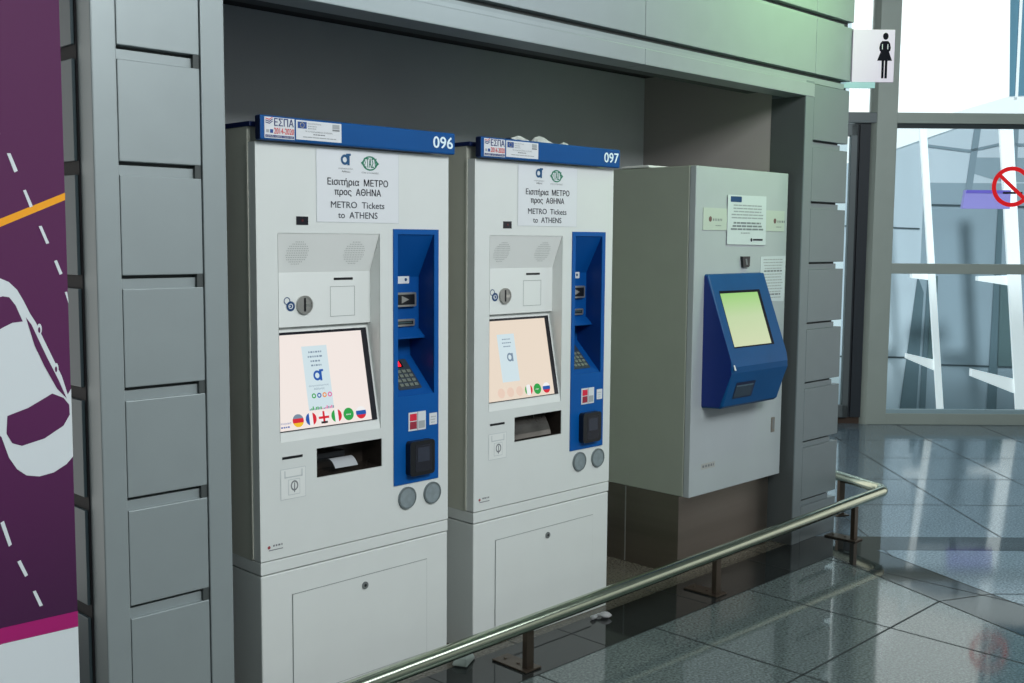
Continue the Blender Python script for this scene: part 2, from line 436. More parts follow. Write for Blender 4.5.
# ------------------------------------------------------------------ TICKET MACHINES
X1, X2, Y1, WM = 1.8667, 2.8048, 2.9765, .806
sl_v = (0, .1961, .9806); sl_n = (0, -.9806, .1961)
def ticket_machine(num, X, label, second):
    root = empty('ticket_machine', (X, Y1, 0))
    tag(root, label, 'ticket machine', 'white metro ticket machines in the wall recess')
    face = Fr((0, 0, 0))
    # cabinet behind the door
    bm = bmesh.new(); plate_holes(bm, 0, WM, .5535, 1.944, .046, .16, [(.076, .492, .92, 1.62), (.215, .500, .796, .905), (.555, .745, 1.02, 1.625)])
    box(bm, 0.0, WM, .1605, .80, .5535, 1.944)
    box(bm, -.003, .010, .041, .049, .56, 1.894)                 # thin strip added for the highlight line along the door edge
    link('cabinet', bm, white_side, root)
    bm = bmesh.new(); box(bm, 0, WM, 0.0, .80, .512, .553, bev=.002); link('plinth_band', bm, white, root)
    # lower cabinet with lockable flap
    bm = bmesh.new(); box(bm, .001, WM-.001, .001, .80, 0, .508, bev=.004); b = link('base_cabinet', bm, white, root)
    bm = bmesh.new()
    for r in ((.117, .703, .424, .4262), (.117, .1192, .07, .4262), (.701, .703, .07, .4262), (.117, .703, .07, .072)):
        rect(bm, face, *r, d=.0005)
    rect(bm, face, .1195, .7008, .0722, .4238, d=.0022, th=.0015, mi=1)
    fp = link('service_flap', bm, [groove, white], root)
    bm = bmesh.new()
    poly(bm, face, circ(.416, .390, .013), d=.006, th=.006); poly(bm, face, circ(.416, .390, .005), d=.0065, mi=1)
    link('lock', bm, [mat('lock_metal', (120, 126, 126), .4, metal=.3), black], root)
    # door
    bm = bmesh.new()
    plate_holes(bm, 0, WM, .557, 1.896, 0, .040, [(.078, .490, .937, 1.613), (.220, .495, .801, .900), (.562, .737, 1.030, 1.618)])
    d = link('door', bm, white, root)
    # screen recess
    bm = bmesh.new()
    def quad(*p, mi=0):
        f = bm.faces.new([bm.verts.new(q) for q in p]); f.material_index = mi
    a, c = .0795, .4885
    yb = .2*(1.300-.935)
    quad((a, 0.002, 1.613), (c, .002, 1.613), (c, .054, 1.485), (a, .054, 1.485), mi=1)
    quad((a, .054, 1.485), (c, .054, 1.485), (c, .054, 1.306), (a, .054, 1.306))
    quad((a, .054, 1.306), (c, .054, 1.306), (c, yb+.004, 1.302), (a, yb+.004, 1.302))
    quad((a, yb, 1.302), (c, yb, 1.302), (c, 0, .935), (a, 0, .935))
    for x in (a, c):
        quad((x, .0, 1.613), (x, .054, 1.485), (x, .054, 1.306), (x, yb, 1.302), (x, 0, .935), mi=0)
    link('screen_recess', bm, [bezel, spkgrey], root)
    spk = Fr((0, .002, 1.613), (1, 0, 0), (0, -.052, .128), (0, -.128, -.052))
    for cx in (.170, .400):
        bm = bmesh.new()
        for i in range(13):
            for j in range(11):
                x, yv = (i-6)*.0068+(j % 2)*.0034, (j-5)*.0078
                if (x/.044)**2+(yv/.043)**2 < 1: poly(bm, spk, circ(cx+x, -.069+yv, .0021, 6), d=.0008)
        link('speaker_grille', bm, spkdot, root)
    inner = Fr((0, .054, 0))
    bm = bmesh.new()
    rect(bm, inner, .333, .413, 1.4565, 1.4645, d=.0012)
    for r in ((.318, .421, 1.4335, 1.435), (.318, .3195, 1.333, 1.435), (.4195, .421, 1.333, 1.435), (.318, .421, 1.333, 1.3345)): rect(bm, inner, *r, d=.0008, mi=1)
    link('note_slot', bm, [black, groove], root)
    # coin slot
    bm = bmesh.new()
    poly(bm, inner, circ(.212, 1.377, .031, 28), d=.007, th=.007); ring(bm, inner, .212, 1.377, .026, .031, d=.009)
    rect(bm, inner, .208, .216, 1.355, 1.40, d=.0075, mi=1); rect(bm, inner, .216, .238, 1.371, 1.381, d=.0078, mi=2)
    link('coin_slot', bm, [steel, black, mat('polished', (210, 210, 205), .12, metal=1)], root)
    bm = bmesh.new()
    ring(bm, inner, .146, 1.392, .0095, .0125); poly(bm, inner, circ(.160, 1.374, .0165), d=.0012)
    ring(bm, inner, .160, 1.374, .006, .009, d=.0015, mi=1); rect(bm, inner, .152, .160, 1.3725, 1.3755, d=.0016, mi=1)
    link('coin_symbol', bm, [inkblue, label_w], root)
    # touch screen
    sf = Fr((0, 0, .935), (1, 0, 0), sl_v, sl_n)
    def sv(z): return (z-.935)/.9806
    bm = bmesh.new(); poly(bm, sf, [(.0795, sv(.969)), (.4785, sv(.969)), (.4785, sv(1.287)), (.0795, sv(1.287))], d=.004, th=.004)
    scr = link('touch_screen', bm, blackgl, root)
    em = mat('screen_light', (244, 233, 227), .3, emit=.97) if not second else mat('screen_light_washed', (240, 224, 206), .12, emit=.92)
    bm = bmesh.new(); rect(bm, sf, .0795, .454, sv(.9715), sv(1.278), d=.0045)
    link('display', bm, em, scr)
    sg = Fr((-.010, 0, .935), (1, 0, 0), sl_v, sl_n)
    E = lambda n, c, k=.97: mat('screen_'+n, c, .4, emit=k)
    lb, sb, wt, rd, yl, gn, og, pk, bk, sk = (E('pale_blue', (208, 226, 232)), E('blue', (24, 84, 170)), E('white', (240, 240, 240)), E('red', (214, 30, 50)), E('yellow', (240, 190, 40)), E('green', (40, 160, 70)), E('orange', (236, 140, 50)), E('pink', (226, 100, 160)), E('black', (30, 30, 34)), E('text', (120, 140, 160)))
    mats = [lb, sb, wt, rd, yl, gn, og, pk, bk, sk]
    bm = bmesh.new()
    cx = .262
    if not second:
        rect(bm, sg, .211, .312, sv(1.026), sv(1.237), d=.0048)
        for zz, w in ((1.214, .030), (1.199, .034), (1.184, .026), (1.170, .024)): fake_lines(bm, sg, cx-w, cx+w, [sv(zz)], .0055, d=.0052, mi=9)
        ring(bm, sg, cx-.002, sv(1.1385), .0085, .0155, d=.0054, mi=1, sy=1.1); rect(bm, sg, cx+.008, cx+.0165, sv(1.121), sv(1.153), d=.0055, mi=1); poly(bm, sg, [(cx+.006, sv(1.148)), (cx+.024, sv(1.1515)), (cx+.024, sv(1.158)), (cx+.008, sv(1.158))], d=.0056, mi=1)
        text_into(bm, 'συγκοινωνίες', sg, cx-.040, cx+.040, sv(1.1035), .0055, d=.0052, mi=9)
        text_into(bm, 'Αθήνας', sg, cx-.022, cx+.022, sv(1.092), .0065, d=.0052, mi=9)
        for i, m_ in enumerate((5, 1, 6, 7)): ring(bm, sg, .237+.0215*i, sv(1.073), .0045, .0085, d=.0052, mi=m_, k=20)
        for i in range(16):
            hgt = random.uniform(.003, .014); rect(bm, sg, .214+.0062*i, .2185+.0062*i, sv(1.027), sv(1.027)+hgt, d=.0052, mi=(5 if i < 8 else 7) if i % 3 else 9)
        fake_lines(bm, sg, .10, .13, [sv(1.256)], .003, d=.005, mi=3)
        text_into(bm, 'Ελληνικά', sg, .090, .136, sv(.992), .007, d=.005, mi=1); fake_lines(bm, sg, .094, .136, [sv(.981)], .0045, d=.005, mi=1)
    else:
        rect(bm, sg, .180, .275, sv(1.04), sv(1.225), d=.0048)
        for zz, w in ((1.203, .026), (1.189, .028), (1.175, .024)): fake_lines(bm, sg, .228-w, .228+w, [sv(zz)], .004, d=.0052, mi=9)
        ring(bm, sg, .236, sv(1.1345), .009, .0155, d=.0054, mi=9, sy=1.1); rect(bm, sg, .246, .254, sv(1.118), sv(1.150), d=.0055, mi=9)
    link('screen_page', bm, mats, scr)
    bm = bmesh.new()
    fx = [.164, .215, .266, .318, .368, .421]; zf, r = sv(.9995), .0215
    def half(cx, parts, d=.0052):
        # vertical thirds or horizontal thirds of a round flag
        for kind, lo, hi, mi in parts:
            pts = []
            n = 12
            for i in range(n+1):
                t = lo+(hi-lo)*i/n; w = math.sqrt(max(0, 1-t*t))
                pts.append((t, w))
            if kind == 'v': P = [(cx+t*r, zf+w*r) for t, w in pts]+[(cx+t*r, zf-w*r) for t, w in reversed(pts)]
            else: P = [(cx+w*r, zf+t*r) for t, w in pts]+[(cx-w*r, zf+t*r) for t, w in reversed(pts)]
            Q = [P[0]]
            for p in P[1:]:
                if (Vector(p)-Vector(Q[-1])).length > 1e-5: Q.append(p)
            if (Vector(Q[0])-Vector(Q[-1])).length < 1e-5: Q.pop()
            poly(bm, sg, Q, d=d, mi=mi)
    if not second:
        half(fx[0], [('h', .33, 1, 9), ('h', -.33, .33, 3), ('h', -1, -.33, 4)])
        half(fx[1], [('v', -1, -.33, 1), ('v', -.33, .33, 2), ('v', .33, 1, 3)])
        poly(bm, sg, circ(fx[2], zf, r), d=.0051, mi=2); rect(bm, sg, fx[2]-r*.97, fx[2]+r*.97, zf-.004, zf+.004, d=.0056, mi=3); rect(bm, sg, fx[2]-.004, fx[2]+.004, zf-r*.97, zf+r*.97, d=.0056, mi=3); rect(bm, sg, fx[2]-.013, fx[2]+.013, zf-.020, zf-.013, d=.006, mi=8)
        half(fx[3], [('v', -1, -.33, 5), ('v', -.33, .33, 2), ('v', .33, 1, 3)])
    else:
        half(fx[3], [('v', -1, -.6, 5), ('v', -.6, .5, 2), ('v', .5, 1, 3)])
        for q in fx[:3]: poly(bm, sg, circ(q, zf, r*.9), d=.0051, mi=10)
    poly(bm, sg, circ(fx[4], zf, r), d=.0052, mi=5); fake_lines(bm, sg, fx[4]-.012, fx[4]+.012, [zf-.003], .004, d=.0056, mi=2)
    half(fx[5], [('h', .33, 1, 2), ('h', -.33, .33, 1), ('h', -1, -.33, 3)])
    link('flag_button', bm, mats+[E('faded', (238, 210, 192), .92)], scr)
    # printed notice taped on the door
    bm = bmesh.new()
    rect(bm, face, .227, .573, 1.650, 1.890, d=.0010, mi=1); rect(bm, face, .2285, .5715, 1.6515, 1.8885, d=.0013)
    ring(bm, face, .342, 1.858, .0085, .0165, d=.0022, mi=2, sy=1.05); rect(bm, face, .352, .3615, 1.840, 1.874, d=.0023, mi=2)
    poly(bm, face, [(.346, 1.869), (.3665, 1.872), (.3665, 1.879), (.348, 1.878)], d=.0024, mi=2)
    text_into(bm, 'συγκοινωνίες', face, .316, .376, 1.8265, .005, d=.002, mi=4); text_into(bm, 'Αθήνας', face, .330, .364, 1.816, .006, d=.002, mi=3)
    poly(bm, face, circ(.447, 1.851, .0315, 32, rb=.0245), d=.0018, mi=5); poly(bm, face, circ(.447, 1.851, .026, 32, rb=.0195), d=.0020, mi=0)
    poly(bm, face, [(.408, 1.851), (.421, 1.862), (.421, 1.840)], d=.002, mi=5); poly(bm, face, [(.486, 1.851), (.473, 1.862), (.473, 1.840)], d=.002, mi=5)
    text_into(bm, 'ΣΤΑΣΥ', face, .4205, .4735, 1.8365, .030, d=.0024, mi=5, bold=.01)
    text_into(bm, 'ΣΤΑΘ. ΣΥΓΚΟΙΝΩΝΙΕΣ', face, .412, .484, 1.8165, .005, d=.002, mi=4)
    text_into(bm, 'Εισιτήρια  ΜΕΤΡΟ', face, .271, .524, 1.7735, .0215, d=.002, mi=3, bold=.010)
    text_into(bm, 'προς  ΑΘΗΝΑ', face, .299, .493, 1.7410, .0215, d=.002, mi=3, bold=.010)
    text_into(bm, 'METRO  Tickets', face, .284, .508, 1.6985, .0215, d=.002, mi=6, bold=.006)
    text_into(bm, 'to  ATHENS', face, .313, .478, 1.6645, .0215, d=.002, mi=6, bold=.006)
    link('notice', bm, [mat('notice_paper', (216, 220, 224), .6), lab_edge, mat('logo_blue', (16, 76, 120), .6), ink, inkgrey, green, mat('mid_ink', (66, 70, 78), .6)], root)
    bm = bmesh.new(); rect(bm, face, .149, .194, 1.640, 1.667, d=.002, th=.002); poly(bm, face, circ(.172, 1.654, .004, 10), d=.0025, mi=1)
    link('camera_window', bm, [blackgl, mat('lens_red', (90, 20, 28), .3)], root)
    # blue payment module
    bm = bmesh.new(); plate_holes(bm, .547, .756, .721, 1.631, -.004, .004, [(.566, .735, 1.039, 1.613)])
    mod = link('payment_module', bm, blue, root)
    bm = bmesh.new()
    prof = [(0, 1.613), (.082, 1.460), (.082, 1.272), (.049, 1.244), (.049, 1.238), (.135, 1.236), (.130, 1.167), (0, 1.039)]
    P = [(.567, y, z) for y, z in prof]; Q = [(.734, y, z) for y, z in prof]
    for i in range(len(prof)-1):
        f = bm.faces.new([bm.verts.new(v) for v in (P[i], Q[i], Q[i+1], P[i+1])]); f.material_index = 0
    for S in (P, Q): bm.faces.new([bm.verts.new(v) for v in S]).material_index = 1
    link('module_recess', bm, [blue_in, mat('blue_deep', (4, 52, 120), .45)], mod)
    bk_ = Fr((0, .082, 0))
    bm = bmesh.new(); poly(bm, bk_, rrect(.600, .688, 1.436, 1.463, .004), d=.0012); poly(bm, bk_, circ(.672, 1.45, .006, 12), d=.0016, mi=1)
    link('hand_sticker', bm, [label_w, inkblue], mod)
    for (z0, z1, deep) in ((1.353, 1.404, .016), (1.281, 1.307, .008)):
        bm = bmesh.new()
        poly(bm, bk_, rrect(.596, .709, z0, z1, .005), d=deep, th=deep); rect(bm, bk_, .604, .701, z0+.007, z1-.007, d=deep+.0006, mi=1)
        if deep > .01: poly(bm, bk_, [(.64, z0+.012), (.64, z1-.012), (.675, (z0+z1)/2)], d=deep+.0012, mi=0); rect(bm, bk_, .67, .699, z0+.010, z1-.010, d=deep+.001, mi=1)
        else: rect(bm, bk_, .61, .695, (z0+z1)/2-.002, (z0+z1)/2+.003, d=deep+.0012, mi=2)
        link('card_slot', bm, [steel, black, mat('slot_mid', (60, 80, 84), .4)], mod)
    kf = Fr((0, 0, 1.039), (1, 0, 0), (0, .130, .128), (0, -.128, .130))
    def kv(z): return (z-1.039)/.7016
    bm = bmesh.new(); poly(bm, kf, rrect(.590, .697, kv(1.058), kv(1.155), .006), d=.002, th=.002)
    kp = link('keypad', bm, mat('keypad_plate', (52, 62, 74), .4), mod)
    for j in range(4):
        for i in range(4):
            bm = bmesh.new(); x = .602+i*.0225; v = kv(1.066)+j*.0205
            poly(bm, kf, rrect(x, x+.0165, v, v+.0135, .002, 2), d=.006, th=.004)
            link('key', bm, mat('key_grey', (112, 120, 112), .4), kp)
    bm = bmesh.new(); poly(bm, kf, rrect(.607, .668, kv(1.128), kv(1.150), .003), d=.004, th=.002, mi=0)
    if not second: poly(bm, kf, rrect(.622, .658, kv(1.130), kv(1.148), .003), d=.005, mi=1)
    link('display_window', bm, [blackgl, ledred], kp)
    ff = Fr((0, -.004, 0))
    bm = bmesh.new()
    rect(bm, ff, .612, .693, .911, .978, d=.002, th=.002); rect(bm, ff, .618, .650, .947, .972, d=.0026, mi=1); rect(bm, ff, .652, .656, .911, .978, d=.0028, mi=3)
    rect(bm, ff, .618, .650, .917, .944, d=.0026, mi=2); rect(bm, ff, .659, .688, .917, .944, d=.0026, mi=4)
    link('card_sign', bm, [label_w, mat('sign_red', (214, 36, 66), .5), mat('sign_red2', (150, 40, 60), .5), inklight, inklight], mod)
    bm = bmesh.new(); rect(bm, ff, .711, .748, .923, .966, d=.0012); fake_lines(bm, ff, .716, .743, [.930, .940, .950], .004, d=.0018, mi=1)
    link('sticker', bm, [label_w, inklight], mod)
    bm = bmesh.new(); poly(bm, ff, rrect(.600, .716, .750, .876, .014), d=.026, th=.026)
    rd_ = link('contactless_reader', bm, black, mod)
    bm = bmesh.new(); rect(bm, ff, .624, .700, .764, .862, d=.0266); rect(bm, ff, .634, .690, .800, .852, d=.0272, mi=1); link('reader_face', bm, [blackgl, mat('reader_glass', (48, 52, 64), .15)], rd_)
    for x in (.607, .726):
        bm = bmesh.new(); poly(bm, face, circ(x, .670, .040, 36), d=.006, th=.006); ring(bm, face, x, .670, .035, .040, d=.008, mi=1, k=36)
        link('round_pad', bm, [disc, mat('disc_rim', (100, 110, 112), .4)], root)
    # delivery tray
    bm = bmesh.new()
    a, c, lo, hi, dp = .2215, .4935, .8025, .8985, .11
    quad2 = lambda *p: bm.faces.new([bm.verts.new(q) for q in p])
    quad2((a, .002, hi), (c, .002, hi), (c, dp, hi), (a, dp, hi)); quad2((a, .002, lo), (c, .002, lo), (c, dp, lo), (a, dp, lo))
    quad2((a, .002, lo), (a, dp, lo), (a, dp, hi), (a, .002, hi)); quad2((c, .002, lo), (c, dp, lo), (c, dp, hi), (c, .002, hi)); quad2((a, dp, lo), (c, dp, lo), (c, dp, hi), (a, dp, hi))
    tray = link('delivery_tray', bm, darkbrown, root)
    if second:
        bm = bmesh.new()
        N = 10
        for i in range(N):
            t0, t1 = i/N, (i+1)/N
            y0, y1 = .012+.05*t0**1.5, .012+.05*t1**1.5; z0, z1 = lo+.004+.09*t0, lo+.004+.09*t1
            bm.faces.new([bm.verts.new(v) for v in ((.222, y0, z0), (.445, y0, z0), (.445, y1, z1), (.222, y1, z1))])
        fo = link('tray_flap', bm, mat('clear_flap', (120, 116, 112), .10, metal=.7, noise=.35, nscale=9), tray, smooth=True)
    else:
        bm = bmesh.new(); box(bm, .24, .38, .06, .10, .845, .868, bev=.004); link('printer_mouth', bm, black, tray)
    # small slot and label at lower left
    bm = bmesh.new(); rect(bm, face, .085, .164, .8805, .889, d=.001); link('receipt_slot', bm, black, root)
    bm = bmesh.new()
    rect(bm, face, .077, .175, .747, .849, d=.0008, mi=1); rect(bm, face, .079, .173, .749, .847, d=.0012)
    rect(bm, face, .094, .160, .818, .822, d=.0018, mi=1); rect(bm, face, .092, .096, .818, .842, d=.0018, mi=1); rect(bm, face, .158, .162, .818, .842, d=.0018, mi=1)
    rect(bm, face, .106, .152, .760, .812, d=.0016, mi=1); rect(bm, face, .108, .150, .762, .810, d=.0019)
    ring(bm, face, .130, .790, .010, .0145, d=.0022, mi=2, sy=1.2); rect(bm, face, .128, .132, .768, .800, d=.0023, mi=2)
    link('instruction_label', bm, [bezel, lab_edge, inkgrey], root)
    bm = bmesh.new(); poly(bm, face, circ(.031, .600, .0055, 12), d=.001, mi=1); fake_lines(bm, face, .042, .086, [.6005], .006, d=.001, mi=0); rect(bm, face, .030, .084, .5885, .5915, d=.001)
    link('maker_mark', bm, [inkgrey, mat('mark_red', (150, 60, 70), .5)], root)
    # blue header bar with number and stickers
    bm = bmesh.new(); box(bm, -.001, .810, -.032, -.001, 1.900, 1.976, bev=.005)
    for f in bm.faces:
        f.normal_update()
        if f.normal.x < -.7: f.material_index = 1
    bar = link('number_bar', bm, [blue_bar, mat('bar_end_navy', (6, 26, 66), .5)], root)
    bf = Fr((0, -.032, 0))
    bm = bmesh.new(); text_into(bm, num, bf, .703, .795, 1.9195, .040, bold=.012); link('number', bm, numwhite, bar)
    bm = bmesh.new()
    rect(bm, bf, .0145, .124, 1.9055, 1.9705); rect(bm, bf, .017, .1215, 1.908, 1.916, d=.0016, mi=1)
    text_into(bm, 'ΕΣΠΑ', bf, .049, .120, 1.9445, .0225, d=.002, mi=1, bold=.008); text_into(bm, '2014-2020', bf, .048, .121, 1.9205, .0185, d=.002, mi=2, bold=.008)
    for i in range(3): poly(bm, bf, [(.018, 1.952+i*.006), (.032, 1.949+i*.006), (.044, 1.957+i*.006), (.044, 1.960+i*.006), (.031, 1.952+i*.006), (.018, 1.955+i*.006)], d=.002, mi=2 if i == 2 else 1)
    rect(bm, bf, .020, .030, 1.923, 1.932, d=.002, mi=3); rect(bm, bf, .034, .045, 1.922, 1.933, d=.002, mi=4); text_into(bm, 'ανάπτυξη - εργασία - αλληλεγγύη', bf, .020, .118, 1.9095, .005, d=.0022, mi=0)
    link('sticker', bm, [label_w, mat('espa_navy', (40, 50, 110), .5), inkred, inklight, navy], bar)
    bm = bmesh.new()
    rect(bm, bf, .130, .306, 1.9085, 1.9695); rect(bm, bf, .136, .170, 1.944, 1.965, d=.0016, mi=1)
    for i in range(12):
        t = i*math.pi/6; poly(bm, bf, circ(.153+.0075*math.cos(t), 1.9545+.0075*math.sin(t), .0012, 5), d=.002, mi=4)
    text_into(bm, 'Ευρωπαϊκή Ένωση', bf, .175, .225, 1.959, .004, d=.0016, mi=2); fake_lines(bm, bf, .175, .215, [1.951, 1.944], .003, d=.0016, mi=3, center=False)
    rect(bm, bf, .270, .298, 1.951, 1.965, d=.0016, mi=3); rect(bm, bf, .270, .298, 1.944, 1.949, d=.0016, mi=2)
    text_into(bm, 'Με τη συγχρηματοδότηση της Ελλάδας', bf, .165, .270, 1.934, .0042, d=.0016, mi=2); fake_lines(bm, bf, .19, .245, [1.926], .003, d=.0016, mi=2); fake_lines(bm, bf, .145, .295, [1.9165], .003, d=.0016, mi=3)
    link('sticker', bm, [label_w, navy, inkgrey, inklight, mat('star_yellow', (220, 200, 60), .5)], bar)
    bm = bmesh.new(); box(bm, -.002, WM+.002, .026, .80, 1.944, 1.960, bev=.002); link('lid', bm, lidblue, root)
    return root
ticket_machine('096', X1, 'white metro ticket machine numbered 096 next to the left wall column', False)
ticket_machine('097', X2, 'white metro ticket machine numbered 097 with papers on its top', True)

# paper ticket lying in the tray of machine 096
bm = bmesh.new(); N = 10
for i in range(N):
    def pt(t): return (.062-.056*t, .842+.012*math.sin(t*2.4)-.030*t*t)
    (ya, za), (yb_, zb) = pt(i/N), pt((i+1)/N)
    bm.faces.new([bm.verts.new(v) for v in ((X1+.300, Y1+ya, za), (X1+.395, Y1+ya, za), (X1+.395, Y1+yb_, zb), (X1+.300, Y1+yb_, zb))])
tk = link('paper_ticket', bm, mat('ticket_paper', (170, 174, 178), .7), smooth=True)
tag(tk, 'white paper slip curling out of the delivery tray of machine 096', 'paper slip')

# crumpled papers on top of 097 and a sheet on the grey cabinet
def sheet(name, cx, cy, z, w, l, rz, amp, seed, thick=.0):
    rnd = random.Random(seed); bm = bmesh.new(); n = 7; g = []
    for i in range(n):
        row = []
        for j in range(n):
            u, v = i/(n-1)-.5, j/(n-1)-.5
            x, y = u*w, v*l
            h = amp*(.15+abs(math.sin(u*3.3+seed))*.9*(1-2*abs(v))+rnd.uniform(0, .35))
            c, s = math.cos(rz), math.sin(rz)
            row.append(bm.verts.new((cx+x*c-y*s, cy+x*s+y*c, z+h)))
        g.append(row)
    for i in range(n-1):
        for j in range(n-1): bm.faces.new((g[i][j], g[i+1][j], g[i+1][j+1], g[i][j+1]))
    return link(name, bm, mat('white_sheet', (222, 226, 222), .7), smooth=False)
tag(sheet('paper_sheet', X2+.335, Y1+.125, 1.9665, .115, .12, .1, .040, 1), 'small white paper sheet on top of machine 097, left of the larger crumpled one', 'paper', 'papers on top of the machines')
tag(sheet('paper_sheet', X2+.515, Y1+.13, 1.9665, .165, .14, -.1, .044, 2), 'larger crumpled white paper on top of machine 097 behind its blue bar', 'paper', 'papers on top of the machines')
bm = bmesh.new(); box(bm, 4.186, 4.40, 3.235, 3.40, 1.9445, 1.9525, bev=.001); box(bm, 4.20, 4.38, 3.25, 3.39, 1.953, 1.957, bev=.001)
tag(link('folded_leaflet', bm, mat('white_sheet', (222, 226, 222), .7)), 'folded white leaflet lying on the left top edge of the grey cabinet kiosk', 'leaflet')

# ------------------------------------------------------------------ GREY VALIDATION KIOSK
Y3, K0, K1 = 2.9644, 4.190, 5.000
kio = empty('ticket_kiosk', (K0, Y3, 0)); tag(kio, 'grey steel cabinet kiosk with blue screen terminal on a brown metal pedestal', 'kiosk')
W3 = K1-K0; kface = Fr((0, 0, 0))
bm = bmesh.new(); box(bm, 0, W3, .036, .92, .3835, 1.943, bev=.003); link('cabinet', bm, m3side, kio)
bm = bmesh.new(); box(bm, 0.002, W3, 0, .034, .3835, 1.943, bev=.003)
kd = link('door', bm, m3front, kio)
bm = bmesh.new(); poly(bm, kface, [(.385, 1.523), (.452, 1.523), (.450, 1.475), (.440, 1.470), (.395, 1.470)], d=.014, th=.014); poly(bm, kface, [(.41, 1.512), (.424, 1.512), (.432, 1.482), (.418, 1.482)], d=.0145, mi=1); link('latch', bm, [black, inkgrey], kd)
bm = bmesh.new(); poly(bm, kface, rrect(.712, .742, .615, .692, .002), d=.004, th=.004); rect(bm, kface, .722, .734, .63, .68, d=.0045, mi=1); link('hinge_cover', bm, [mat('taupe_metal', (136, 130, 122), .4, metal=.5), inkgrey], kd)
bm = bmesh.new(); rect(bm, kface, .095, .212, .506, .534, d=.001); fake_lines(bm, kface, .105, .202, [.514], .012, d=.0016, mi=1); link('name_plate', bm, [mat('plate', (170, 172, 168), .5), inkgrey], kd)
for a0, a1 in ((.062, .262), (.600, .778)):
    bm = bmesh.new(); rect(bm, kface, a0, a1, 1.648, 1.752, d=.003, th=.003, mi=0)
    o = .045 if a0 < .3 else .075
    poly(bm, kface, circ(a0+o+.012, 1.700, .013, 16), d=.0035, mi=1); fake_lines(bm, kface, a0+o+.030, a0+o+.112, [1.692], .011, d=.0035, mi=2)
    fake_lines(bm, kface, a0+.10, a0+.15, [1.668], .004, d=.0035, mi=2)
    link('logo_plate', bm, [mat('plate_pale_green', (184, 194, 184), .5), mat('logo_dot', (110, 78, 76), .5), inkgrey], kd)
bm = bmesh.new()
poly(bm, kface, [(.257, 1.818), (.597, 1.820), (.601, 1.578), (.258, 1.582)], d=.006, th=.0015)
poly(bm, kface, rrect(.280, .375, 1.785, 1.812, .004), d=.0066, mi=1)
rr = random.Random(3)
for i, z in enumerate((1.767, 1.752, 1.737, 1.722, 1.707, 1.681, 1.666, 1.651)): fake_lines(bm, kface, .283, .578, [z], .006 if i < 5 else .0085, d=.0066, mi=2 if i > 4 else 3, rnd=rr)
fake_lines(bm, kface, .37, .46, [1.634], .006, d=.0066, mi=3, rnd=rr)
poly(bm, kface, circ(.470, 1.604, .009, 12), d=.0066, mi=4); rect(bm, kface, .484, .572, 1.600, 1.609, d=.0066, mi=4)
link('paper_notice', bm, [paper, inkblue, mat('print_dark', (118, 124, 130), .6), mat('print_mid', (152, 158, 163), .6), ink], kd)
bm = bmesh.new()
poly(bm, kface, [(.566, 1.521), (.803, 1.524), (.795, 1.290), (.570, 1.300)], d=.002, th=.001)
for i in range(14): fake_lines(bm, kface, .590, .780, [1.503-.0148*i], .0052 if i not in (4, 12) else .008, d=.0026, mi=1 if i not in (4, 12) else 2, rnd=rr)
link('paper_notice', bm, [paper, inklight, inkgrey], kd)
bm = bmesh.new()
box(bm, .0, .795, .056, .90, 0, .383, bev=.002)
ps = link('pedestal', bm, steelbr, kio)
bm = bmesh.new(); box(bm, -.002, .001, .375, .381, .004, .382); link('seam', bm, steel, ps)
bm = bmesh.new(); box(bm, .003, .812, .09, .90, .001, .384); link('recess_base', bm, mat('dark_base', (50, 46, 44), .5), kio)
# terminal
prof = [(-.0005, 1.442), (-.020, 1.440), (-.158, 1.052), (-.170, 1.015), (-.166, .985), (-.116, .824), (-.100, .812), (-.0005, .806)]
px0, px1 = .085, .577
bm = bmesh.new(); vs = prism_x(bm, prof, px0, px1, mi=0, mi_ends=1)
es = [e for e in bm.edges if (abs(e.verts[0].co.x-e.verts[1].co.x) < 1e-6) and min(v.co.y for v in e.verts) < -.01]
bmesh.ops.bevel(bm, geom=es, offset=.013, segments=4, profile=.5, affect='EDGES')
for f in bm.faces:
    f.normal_update()
    f.material_index = 1 if abs(f.normal.x) > .9 else 0
term = link('terminal', bm, [podblue, podside], kio)
sv_ = Vector((0, .138, .388)).normalized(); sn_ = Vector((0, -.388, .138)).normalized()
tf = Fr((0, -.158, 1.052), (1, 0, 0), sv_, sn_)
def green_mat():
    m = bpy.data.materials.new('terminal_screen_glow'); m.use_nodes = True; nt = m.node_tree; b = nt.nodes['Principled BSDF']
    tc = nt.nodes.new('ShaderNodeTexCoord'); sp = nt.nodes.new('ShaderNodeSeparateXYZ'); cr = nt.nodes.new('ShaderNodeValToRGB')
    nt.links.new(tc.outputs['Generated'], sp.inputs[0]); nt.links.new(sp.outputs['Z'], cr.inputs[0])
    e = cr.color_ramp.elements
    e[0].color = (*lin((205, 214, 172)), 1); e[1].color = (*lin((150, 206, 112)), 1)
    k = e.new(.55); k.color = (*lin((192, 212, 164)), 1)
    nt.links.new(cr.outputs[0], b.inputs['Emission Color']); b.inputs['Emission Strength'].default_value = .9
    b.inputs['Base Color'].default_value = (.05, .06, .05, 1); b.inputs['Roughness'].default_value = .25
    return m
bm = bmesh.new(); L = lambda z: (z-1.052)/.942
rect(bm, tf, .138, .487, L(1.098), L(1.362), d=.0008); link('screen_bezel', bm, mat('navy_bezel', (4, 10, 26), .4, spec=.15), term)
bm = bmesh.new(); rect(bm, tf, .140, .462, L(1.104), L(1.350), d=.0016); link('screen', bm, green_mat(), term)
ln_ = Vector((0, -.161, -.050)).normalized(); lv_ = Vector((0, -.050, .161)).normalized()
lf = Fr((0, -.116, .824), (1, 0, 0), lv_, ln_)
